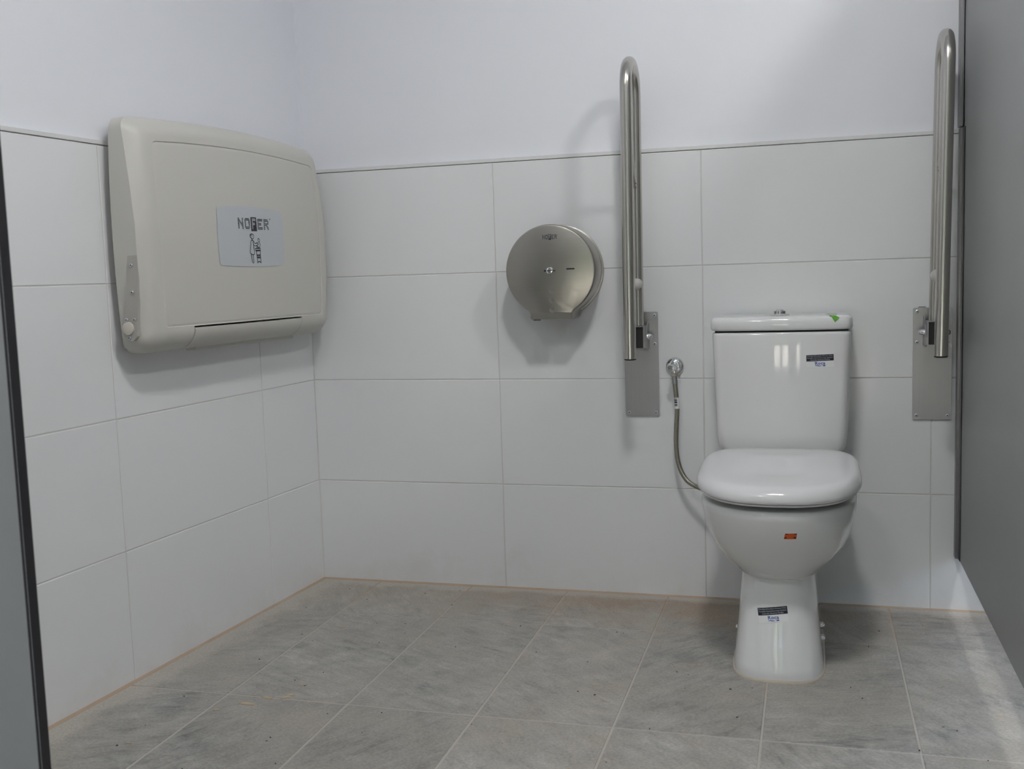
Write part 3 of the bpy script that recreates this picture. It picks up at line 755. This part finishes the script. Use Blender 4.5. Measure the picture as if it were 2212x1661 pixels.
# ------------------------------------------------------------------ fold-up grab bars
def build_grab_bar(X, zt, zb, tilt, label):
    t = empty('grab_bar', (X, 0, zb), label, 'grab bar', 'fold-up grab bars')
    h = zt - zb
    bm = bmesh.new(); pl = rrect(-.0485, .0485, 0, h, .004, 3)
    prism(bm, pl, lambda p: (p[0], -.0008, p[1]), lambda p: (p[0], -.0045, p[1]))
    pt = link('wall_plate', bm, MT['steel_p'], t)
    for sx in (-.0385, .0385):
        for sz in (h - .010, h - .091, .0105):
            bm = bmesh.new(); lathe(bm, [(.0048, -.001), (.0048, .0006), (.0036, .0012), (.0034, .0006)], (sx, -.0045, sz), (0, -1, 0), 16)
            s = link('screw', bm, MT['zinc'], pt, True, 40)
            bm = B(sx - .0024, sx + .0024, -.0060, -.0050, sz - .0007, sz + .0007); box(bm, sx - .0007, sx + .0007, -.0060, -.0050, sz - .0024, sz + .0024)
            link('screw_slot', bm, MT['black'], pt)
    # everything that swings, in a frame tilted by the play of the hinge
    def T(p):
        x, y, z = p; return (x + (z - .20) * math.tan(tilt), y, z)
    def lk(name, bm, mat, par, **k):
        for v in bm.verts: v.co = T(v.co)
        return link(name, bm, mat, par, **k)
    yf, yb, R = -.200, -.056, .072
    ztop = 1.507 - .016 - R - zb
    path = [(0, yf, .708 - zb), (0, yf, .80 - zb), (0, yf, 1.0 - zb), (0, yf, 1.2 - zb)]
    ym = (yf + yb) / 2
    for k in range(25):
        a = PI - PI * k / 24; path.append((0, ym + R * math.cos(a), ztop + R * math.sin(a)))
    path += [(0, yb, 1.2 - zb), (0, yb, 1.0 - zb), (0, yb, .787 - zb)]
    bm = bmesh.new(); tube(bm, path, .016, 28); rail = lk('rail', bm, MT['steel_v'], t, smooth=True, angle=50)
    bm = bmesh.new(); lathe(bm, [(.0162, 0), (.0162, -.0025), (.014, -.0042)], (0, yf, .7085 - zb), (0, 0, 1), 28); lk('end_cap', bm, MT['black'], t, smooth=True, angle=40)
    # brace between the two legs with its rivet
    bm = bmesh.new(); tube(bm, catmull([(0, yf + .010, 1.345 - zb), (0, yf + .026, 1.28 - zb), (0, -.125, 1.235 - zb), (0, yb - .014, 1.180 - zb)], 6), .0065, 12)
    lk('brace', bm, MT['steel_v'], t, smooth=True, angle=50)
    bm = bmesh.new(); lathe(bm, [(.0065, 0), (.0065, .012), (.005, .016)], (0, yb - .012, 1.175 - zb), (0, -1, -.3), 14); lk('rivet', bm, MT['steel_v'], t, smooth=True, angle=50)
    # rubber buffer on the rear leg
    bm = bmesh.new(); lathe(bm, [(.0155, -.006), (.0160, .010), (.0155, .022), (.0125, .029), (.007, .033), (.002, .034)], (0, yb - .012, .905 - zb), (0, -1, -.1), 24); lk('buffer', bm, MT['rubber'], t, smooth=True, angle=60)
    # hinge: inner channel welded under the rear leg, outer ears on the plate, bolt with domed nuts
    z0, z1 = .725 - zb, .789 - zb
    bm = B(-.0205, .0205, -.086, -.026, z1 - .003, z1); box(bm, -.0205, -.0178, -.086, -.026, z0, z1 - .003); box(bm, .0178, .0205, -.086, -.026, z0, z1 - .003); box(bm, -.0178, .0178, -.083, -.026, z0, z0 + .0025)
    link('hinge_channel', bm, MT['steel_p'], t)
    link('hinge_shade_fill', B(-.0176, .0176, -.080, -.027, z0 + .003, z1 - .0035), MT['black'], t)  # black filler stands in for the shade inside the hollow channel
    ear = [(-.0046, z1 + .006), (-.020, z1 + .012), (-.088, z0 + .022), (-.088, z0 + .002), (-.060, z0 - .004), (-.0046, z0 - .004)]
    for sg in (-1, 1):
        bm = bmesh.new(); prism(bm, ear, lambda p: (sg * .0208, p[0], p[1]), lambda p: (sg * .0238, p[0], p[1])); link('hinge_ear', bm, MT['steel_p'], t)
        bm = bmesh.new(); lathe(bm, [(.0085, 0), (.0085, .005), (.0080, .0055), (.0078, .009), (.0062, .013), (.003, .0152), (.001, .0156)], (sg * .0238, -.052, .757 - zb), (sg, 0, 0), 20); link('domed_nut', bm, MT['chrome'], t, True, 45)
    return t
build_grab_bar(1.0295, .8245, .5267, 0.004, 'folded-up steel grab bar left of the toilet beside the roll dispenser')
build_grab_bar(1.8030, .8195, .5220, 0.0145, 'folded-up steel grab bar right of the toilet next to the grey partition')

# ------------------------------------------------------------------ toilet
def build_toilet():
    CX = 1.4180
    t = empty('toilet', (CX, 0, 0), 'white close-coupled toilet with closed lid against the back wall', 'toilet')
    NP = 72
    def plan(hw, yc, yf, yb, ef, eb):
        pts = []
        for i in range(NP):
            a = 2 * PI * i / NP; c, s = math.cos(a), math.sin(a)
            e = ef if s > 0 else eb
            x = hw * math.copysign(abs(c) ** (2 / e), c)
            ext = (yc - yf) if s > 0 else (yb - yc)
            y = yc - ext * math.copysign(abs(s) ** (2 / e), s)
            pts.append((x, y))
        return pts
    def ring(z, hw, yf, yb, yc=-.40, ef=2.5, eb=4.0): return [(x, y, z) for x, y in plan(hw, yc, yf, yb, ef, eb)]
    ped = [ring(.0, .1040, -.602, -.10, -.44, 3.3, 5), ring(.006, .1045, -.604, -.10, -.44, 3.3, 5), ring(.03, .1020, -.596, -.10, -.44, 3.3, 5), ring(.08, .0970, -.578, -.10, -.43, 3.3, 5),
           ring(.14, .0915, -.558, -.10, -.42, 3.3, 5), ring(.19, .0875, -.543, -.10, -.42, 3.3, 5), ring(.221, .0855, -.536, -.10, -.42, 3.2, 5)]
    bowl = [ring(.2245, .0890, -.546, -.09, -.41, 2.7, 5), ring(.228, .0950, -.553, -.09, -.40, 2.5, 5), ring(.236, .1060, -.563, -.08, -.40, 2.4, 5), ring(.250, .1200, -.578, -.07, -.40, 2.3, 5), ring(.270, .1370, -.594, -.06, -.40),
            ring(.300, .1570, -.613, -.05, -.40), ring(.330, .1695, -.628, -.04), ring(.358, .1755, -.639, -.04), ring(.382, .1800, -.647, -.04), ring(.3945, .1808, -.650, -.04),
            ring(.4015, .1785, -.647, -.04), ring(.4038, .1730, -.640, -.045)]
    bm = bmesh.new(); loft(bm, ped + bowl, True, True)
    body = link('bowl', bm, MT['ceramic'], t, True, 55)
    bm = bmesh.new(); loft(bm, [[(x, y, z) for x, y in rrect(-.150 - d, .150 + d, -.200 - d, -.03, .03)] for z, d in ((.395, 0), (.440, 0), (.4512, -.004))])
    link('cistern_shelf', bm, MT['ceramic'], t, True, 50)
    # sealant bead and floor fixings
    bm = bmesh.new(); loft(bm, [ring(.0, .1072, -.608, -.10, -.44, 3.2, 5), ring(.0032, .1068, -.6075, -.10, -.44, 3.2, 5), ring(.0054, .1052, -.6055, -.10, -.44, 3.2, 5)], False, True)
    link('sealant', bm, MT['sealant'], t, True, 60)
    for sx, y, z in ((-1, -.375, .046), (1, -.345, .054), (1, -.425, .050)):
        bm = bmesh.new(); lathe(bm, [(.0085, -.006), (.0085, .0035), (.0065, .0065), (.003, .0080)], (sx * .0995, y, z), (sx, 0, 0.1), 18)
        link('fixing_bolt', bm, MT['chrome'], t, True, 40)
    # cistern: bowed front
    def cplan(hw, yb, ye, bow, r):
        pts = []
        n = 8
        for k in range(n + 1):       # back left corner
            a = math.radians(90 + 90 * k / n); pts.append((-hw + .012 + .012 * math.cos(a), yb - .012 + .012 * math.sin(a)))
        xs = hw - r
        def fy(x): return ye - bow * (1 - (x / hw) ** 2)
        for k in range(n + 1):
            a = math.radians(180 + 80 * k / n); pts.append((-xs + r * math.cos(a), fy(xs) + r + r * math.sin(a) * 1.0))
        for k in range(1, 24):
            x = -xs + 2 * xs * k / 24; pts.append((x, fy(x)))
        for k in range(n + 1):
            a = math.radians(280 + 80 * k / n); pts.append((xs + r * math.cos(a), fy(xs) + r + r * math.sin(a)))
        for k in range(n + 1):
            a = math.radians(90 * k / n); pts.append((hw - .012 + .012 * math.cos(a), yb - .012 + .012 * math.sin(a)))
        return pts
    def cr(z, hw, ye, bow=.016, r=.028, yb=-.015): return [(x, y, z) for x, y in cplan(hw, yb, ye, bow, r)]
    bm = bmesh.new(); loft(bm, [cr(.4520, .145, -.148), cr(.4555, .154, -.156), cr(.462, .1605, -.160), cr(.474, .1645, -.163), cr(.50, .1665, -.165), cr(.60, .1700, -.168), cr(.70, .1735, -.171), cr(.762, .1758, -.173), cr(.7690, .1755, -.1725), cr(.7715, .173, -.170)])
    cist = link('cistern', bm, MT['ceramic'], t, True, 60)
    bm = bmesh.new(); loft(bm, [cr(.7765, .1740, -.172), cr(.7780, .1775, -.1755), cr(.7820, .1792, -.1775), cr(.7975, .1795, -.178), cr(.8045, .1785, -.1765), cr(.8090, .1755, -.173), cr(.8112, .170, -.167), cr(.8125, .155, -.15, r=.02), cr(.8132, .10, -.12, r=.015)])
    lid = link('cistern_lid', bm, MT['ceramic'], t, True, 60)
    link('lid_gap_shade', B(-.168, .168, -.160, -.02, .770, .778), MT['core'], t)  # black slab paints the shade in the gap under the lid
    bm = bmesh.new(); lathe(bm, [(.0235, 0), (.0245, .0022), (.0225, .0040), (.0175, .0046)], (-.003, -.103, .8128), (0, 0, 1), 36)
    fb = link('flush_button', bm, MT['chrome'], t, True, 35)
    bm = bmesh.new(); lathe(bm, [(.0165, .004), (.0165, .0105), (.0155, .0115), (.011, .0117)], (-.003, -.103, .8128), (0, 0, 1), 36); lathe(bm, [(.0110, .0105), (.0105, .0135), (.006, .0155), (.001, .0160)], (-.003, -.103, .8128), (0, 0, 1), 24)
    link('button_top', bm, MT['chrome'], fb, True, 35)
    # seat and lid
    def sring(z, sc, add=0.0):
        pts = plan(.1905, -.405, -.664, -.205, 2.55, 5.0)
        cy = -.43
        return [(x * sc, cy + (y - cy) * sc, z + add * (y + .43)) for x, y in pts]
    bm = bmesh.new(); loft(bm, [sring(.4262, .94, .04), sring(.4266, .968, .04), sring(.4290, .978, .04), sring(.4312, .976, .04), sring(.4318, .955, .04)])
    link('seat', bm, MT['seat'], t, True, 50)
    tl_ = .040
    bm = bmesh.new(); loft(bm, [sring(0.4328, .965, tl_), sring(0.4332, .990, tl_), sring(0.4352, .999, tl_), sring(0.4420, 1.0, tl_), sring(0.4490, .994, tl_), sring(0.4560, .978, tl_), sring(0.4615, .952, tl_), sring(0.4652, .918, tl_), sring(0.4675, .875, tl_), sring(0.4687, .82, tl_), sring(0.4700, .65, tl_), sring(0.4710, .40, tl_), sring(0.4714, .12, tl_)])
    sl = link('seat_lid', bm, MT['seat'], t, True, 60)
    for sg in (-1, 1):
        bm = bmesh.new(); lathe(bm, [(.010, -.022), (.011, -.020), (.011, .020), (.010, .022)], (sg * .078, -.212, .436), (1, 0, 0), 18); link('seat_hinge', bm, MT['seat'], t, True, 40)
        bm = bmesh.new(); lathe(bm, [(.012, 0), (.012, .025)], (sg * .078, -.222, .405), (0, 0, 1), 18); link('hinge_post', bm, MT['seat'], t, True, 40)
    # brand stickers
    def sticker(parent, target, cx, cz, w, h, rot, start):
        tree = bvh_of([target]); D = (0, 1, 0)
        c, s = math.cos(rot), math.sin(rot)
        pl = lambda u, v: Vector((cx + u * c - v * s, -1.0, cz + u * s + v * c))
        bm = bmesh.new(); grid_patch(bm, lambda u, v: pl((u - .5) * w, (v - .5) * h), 16, 8); stick(bm, tree, -1.0, D, .0005)
        st = link('sticker', bm, MT['white'], parent, True); st['label'] = 'white and navy brand sticker'
        nb = h * .50
        bm = bmesh.new(); grid_patch(bm, lambda u, v: pl((u - .5) * w, h / 2 - nb * (1 - v)), 16, 5)
        for v in bm.verts:      # round the upper corners a little
            pass
        stick(bm, tree, -1.0, D, .0008); link('navy_band', bm, MT['navy'], st, True)
        for k, (tx, wf) in enumerate((('Porcelana-Porcelaine-Vitreous China', .93), ('Porzellan-Vetrochina-Lou\u00e7a Sanitaria', .93), ('Ceramika Sanitarna-Vitrifiye', .72))):
            b2 = text_bm(tx, 1.0, 0.0)
            x0 = min(v.co.x for v in b2.verts); x1 = max(v.co.x for v in b2.verts); f = w * wf / (x1 - x0); fz = nb * .27 / .95
            for v in b2.verts: v.co = pl((v.co.x - (x0 + x1) / 2) * f, h / 2 - nb * (.20 + .295 * k) + v.co.y * fz)
            stick(b2, tree, -1.0, D, .0011); link('lettering', b2, MT['silver'], st)
        b2 = text_bm('Roca', 1.0, 0.02, 1.05)
        x0 = min(v.co.x for v in b2.verts); x1 = max(v.co.x for v in b2.verts); f = w * .37 / (x1 - x0)
        for v in b2.verts: v.co = pl((v.co.x - (x0 + x1) / 2) * f, -h * .185 + v.co.y * f * .90)
        stick(b2, tree, -1.0, D, .0009); link('brand_lettering', b2, MT['blue'], st)
        b2 = bmesh.new(); yy = -h * .375
        grid_patch(b2, lambda u, v: pl(-w * .185 + u * w * .225, yy + (v - .5) * h * .06 * (1 - .55 * abs(2 * u - 1)) + math.sin(u * 2 * PI) * h * .018), 12, 1)
        grid_patch(b2, lambda u, v: pl(w * .095 + u * w * .09, yy + (v - .5) * h * .075), 4, 1)
        stick(b2, tree, -1.0, D, .0009); link('underline', b2, MT['blue'], st)
    sticker(cist, cist, 1.5163 - CX, .6965, .0675, .0325, math.radians(1.7), 0)
    sticker(body, body, 1.4085 - CX, .1435, .0668, .0330, math.radians(7.5), 0)
    # orange inspection sticker on the bowl
    tree = bvh_of([body]); D = (0, 1, 0)
    q = [(1.4352, .3415), (1.4618, .3421), (1.4638, .3560), (1.4382, .3555)]
    def qp(u, v):
        a = [q[0][k] + (q[1][k] - q[0][k]) * u for k in (0, 1)]; b = [q[3][k] + (q[2][k] - q[3][k]) * u for k in (0, 1)]
        return Vector((a[0] + (b[0] - a[0]) * v - CX, -1, a[1] + (b[1] - a[1]) * v))
    bm = bmesh.new(); grid_patch(bm, qp, 8, 5); stick(bm, tree, -1, D, .0005); os_ = link('sticker', bm, MT['orange'], body, True); os_['label'] = 'small orange inspection sticker with dark corner marks'
    bm = bmesh.new()
    for u0, u1, v0, v1 in ((.03, .26, .84, .98), (.74, .97, .84, .98), (.04, .20, .10, .40), (.78, .95, .10, .40)): grid_patch(bm, lambda u, v: qp(u0 + (u1 - u0) * u, v0 + (v1 - v0) * v), 3, 2)
    stick(bm, tree, -1, D, .0008); link('corner_marks', bm, MT['orange_d'], os_)
    # green tape scrap over the front edge of the cistern lid and a faded ring mark behind it
    tree = bvh_of([lid]); D = Vector((0, 1, -1.1)).normalized()
    pts = [(1.5375, .8118), (1.5430, .8120), (1.5555, .8105), (1.5640, .8060), (1.5590, .8010), (1.5530, .7955), (1.5495, .8010), (1.5450, .8075)]
    bm = bmesh.new(); f = bm.faces.new([bm.verts.new((x - CX, -.19, z)) for x, z in pts])
    bmesh.ops.triangulate(bm, faces=bm.faces[:]); bmesh.ops.subdivide_edges(bm, edges=bm.edges[:], cuts=3, use_grid_fill=True)
    for v in bm.verts:
        hit = tree.ray_cast(Vector((v.co.x, -1.0, v.co.z)), Vector((0, 1, 0)))
        if hit[0] is not None: v.co = hit[0] + hit[1] * .0014
        else: v.co = Vector((v.co.x, -.168, .8118 + .0016))
    g = link('tape_scrap', bm, MT['green'], lid, True); g['label'] = 'bright green tape scrap on the lid edge'
    bm = bmesh.new()
    def rp(a, rr): return (1.5470 - CX + (.0125 * rr) * math.cos(a), -.110 + .022 * rr * math.sin(a) + .006 * math.cos(a), .8131)
    for k in range(28):
        a0, a1 = 2 * PI * k / 28, 2 * PI * (k + 1) / 28
        flat_poly(bm, [rp(a0, 1), rp(a1, 1), rp(a1, .84), rp(a0, .84)])
    flat_poly(bm, [(1.540 - CX, -.125, .8131), (1.553 - CX, -.105, .8131), (1.5525 - CX, -.099, .8131), (1.5395 - CX, -.119, .8131)])
    for v in bm.verts:
        hit = tree.ray_cast(Vector((v.co.x, v.co.y, 1.0)), Vector((0, 0, -1)))
        if hit[0] is not None: v.co = hit[0] + Vector((0, 0, .0005))
    g = link('ring_mark', bm, MT['greend'], lid); g['label'] = 'thin green ring sticker on the cistern lid'
build_toilet()

# ------------------------------------------------------------------ stop valve and braided hose
t = empty('stop_valve', (1.1232, 0, .669), 'chrome stop valve with round rosette on the wall beside the cistern', 'valve')
bm = bmesh.new(); lathe(bm, [(.0262, -.0008), (.0262, .0015), (.0245, .0065), (.0195, .0115), (.0130, .0140), (.0085, .0145)], (0, 0, 0), (0, -1, 0), 40); link('rosette', bm, MT['chrome'], t, True, 60)
bm = bmesh.new(); lathe(bm, [(.0085, .010), (.0085, .040), (.0105, .041), (.0110, .052), (.0105, .055)], (0, 0, 0), (0, -1, 0), 28); link('valve_body', bm, MT['chrome'], t, True, 40)
bm = bmesh.new(); lathe(bm, [(.0098, 0), (.0112, .002), (.0112, .018), (.0100, .021), (.004, .0218)], (-.001, -.054, .000), (-.10, -1, -.04), 12); link('knob', bm, MT['chrome'], t, True, 25)
bm = bmesh.new(); lathe(bm, [(.0088, -.002), (.0088, -.016)], (.0040, -.043, 0), (0, 0, 1), 24); link('outlet', bm, MT['chrome'], t, True, 40)
bm = bmesh.new(); lathe(bm, [(.0095, -.0135), (.0102, -.0145), (.0102, -.0235), (.0095, -.0245)], (.0040, -.043, 0), (0, 0, 1), 6); link('nut', bm, MT['nickel'], t)
t = empty('water_hose', (1.1272, -.043, .640), 'braided steel water hose running from the valve down behind the toilet', 'hose')
hp = [(1.1272, -.043, .646), (1.1282, -.043, .62), (1.1312, -.042, .585), (1.1325, -.041, .548), (1.1295, -.040, .50), (1.1282, -.041, .455), (1.1318, -.044, .412), (1.1420, -.050, .378), (1.1600, -.058, .352), (1.1830, -.068, .3395), (1.2100, -.085, .334), (1.235, -.10, .335)]
hp = [(x - 1.1272, y + .043, z - .640) for x, y, z in hp]
pth = catmull(hp, 7)
bm = bmesh.new(); tube(bm, pth, .0066, 20); link('braid', bm, MT['braid'], t, True, 60)
bm = bmesh.new(); tube(bm, pth[0:7], .0075, 20); link('ferrule', bm, MT['steel_p'], t, True, 60)
seg = [p for p in pth if -.092 < p.z < -.054]
bm = bmesh.new(); tube(bm, seg, .0070, 20); tg = link('tag', bm, MT['white'], t, True, 60); tg['label'] = 'white barcode tag wrapped round the hose'
bm = bmesh.new(); zc = seg[len(seg) // 2]
for z0, z1 in ((-.058, -.0595), (-.061, -.064), (-.0655, -.0700), (-.0710, -.0718), (-.0735, -.0770), (-.0785, -.0795)):
    cxp = min(pth, key=lambda p: abs(p.z - (z0 + z1) / 2)); ring = []
    def hx(a, z): return Vector((cxp.x - .001 + .0073 * math.sin(a), cxp.y - .0073 * math.cos(a), z))
    grid_patch(bm, lambda u, v: hx(-.75 + 1.2 * u, z0 + (z1 - z0) * v), 6, 1)
link('barcode', bm, MT['ink'], tg)

# ------------------------------------------------------------------ small marks and builder's debris
link('pencil_mark', B(1.768, 1.786, -.0011, -.0003, .8215, .8228), MT['inksoft'], wall_back)
bm = bmesh.new()
rs = random.Random(11)
def chip(x, y, l, w, h, a):
    c, s = math.cos(a), math.sin(a)
    pl = [(-l, -w * .6), (-l * .3, -w), (l, -w * .3), (l * .8, w * .7), (-l * .4, w)]
    prism(bm, pl, lambda p: (x + p[0] * c - p[1] * s, y + p[0] * s + p[1] * c, 0.0002), lambda p: (x + (p[0] * c - p[1] * s) * .8, y + (p[0] * s + p[1] * c) * .8, h))
for _ in range(170):
    x = rs.uniform(0.02, 1.85); y = rs.uniform(-1.5, -.03)
    if 1.28 < x < 1.56 and y > -.63: continue
    if x + 0.08 * y < 0.03: x += .06
    chip(x, y, rs.uniform(.0012, .0032), rs.uniform(.0008, .002), rs.uniform(.0006, .002), rs.uniform(0, 6))
for x, y, l, w in ((.26, -.43, .012, .004), (.345, -.83, .012, .0035), (.34, -.905, .014, .006), (.30, -.915, .018, .006), (.27, -.955, .022, .006), (.345, -.89, .010, .005), (1.87, -.70, .010, .0025), (.13, -1.19, .008, .003), (.22, -1.0, .008, .004), (1.02, -.70, .009, .004)):
    chip(x, y, l, w, .0018, rs.uniform(-.3, .6))
deb = link('floor_debris', bm, MT['debris'])
deb.data.materials.append(MT['crumb'])
for p in deb.data.polygons:          # each chip has seven faces; every other small one is dark
    ci = p.index // 7
    if ci % 2 and ci < 140: p.material_index = 1
tag(deb, 'scattered wood chips and plaster crumbs on the grey floor', 'debris', kind='stuff')
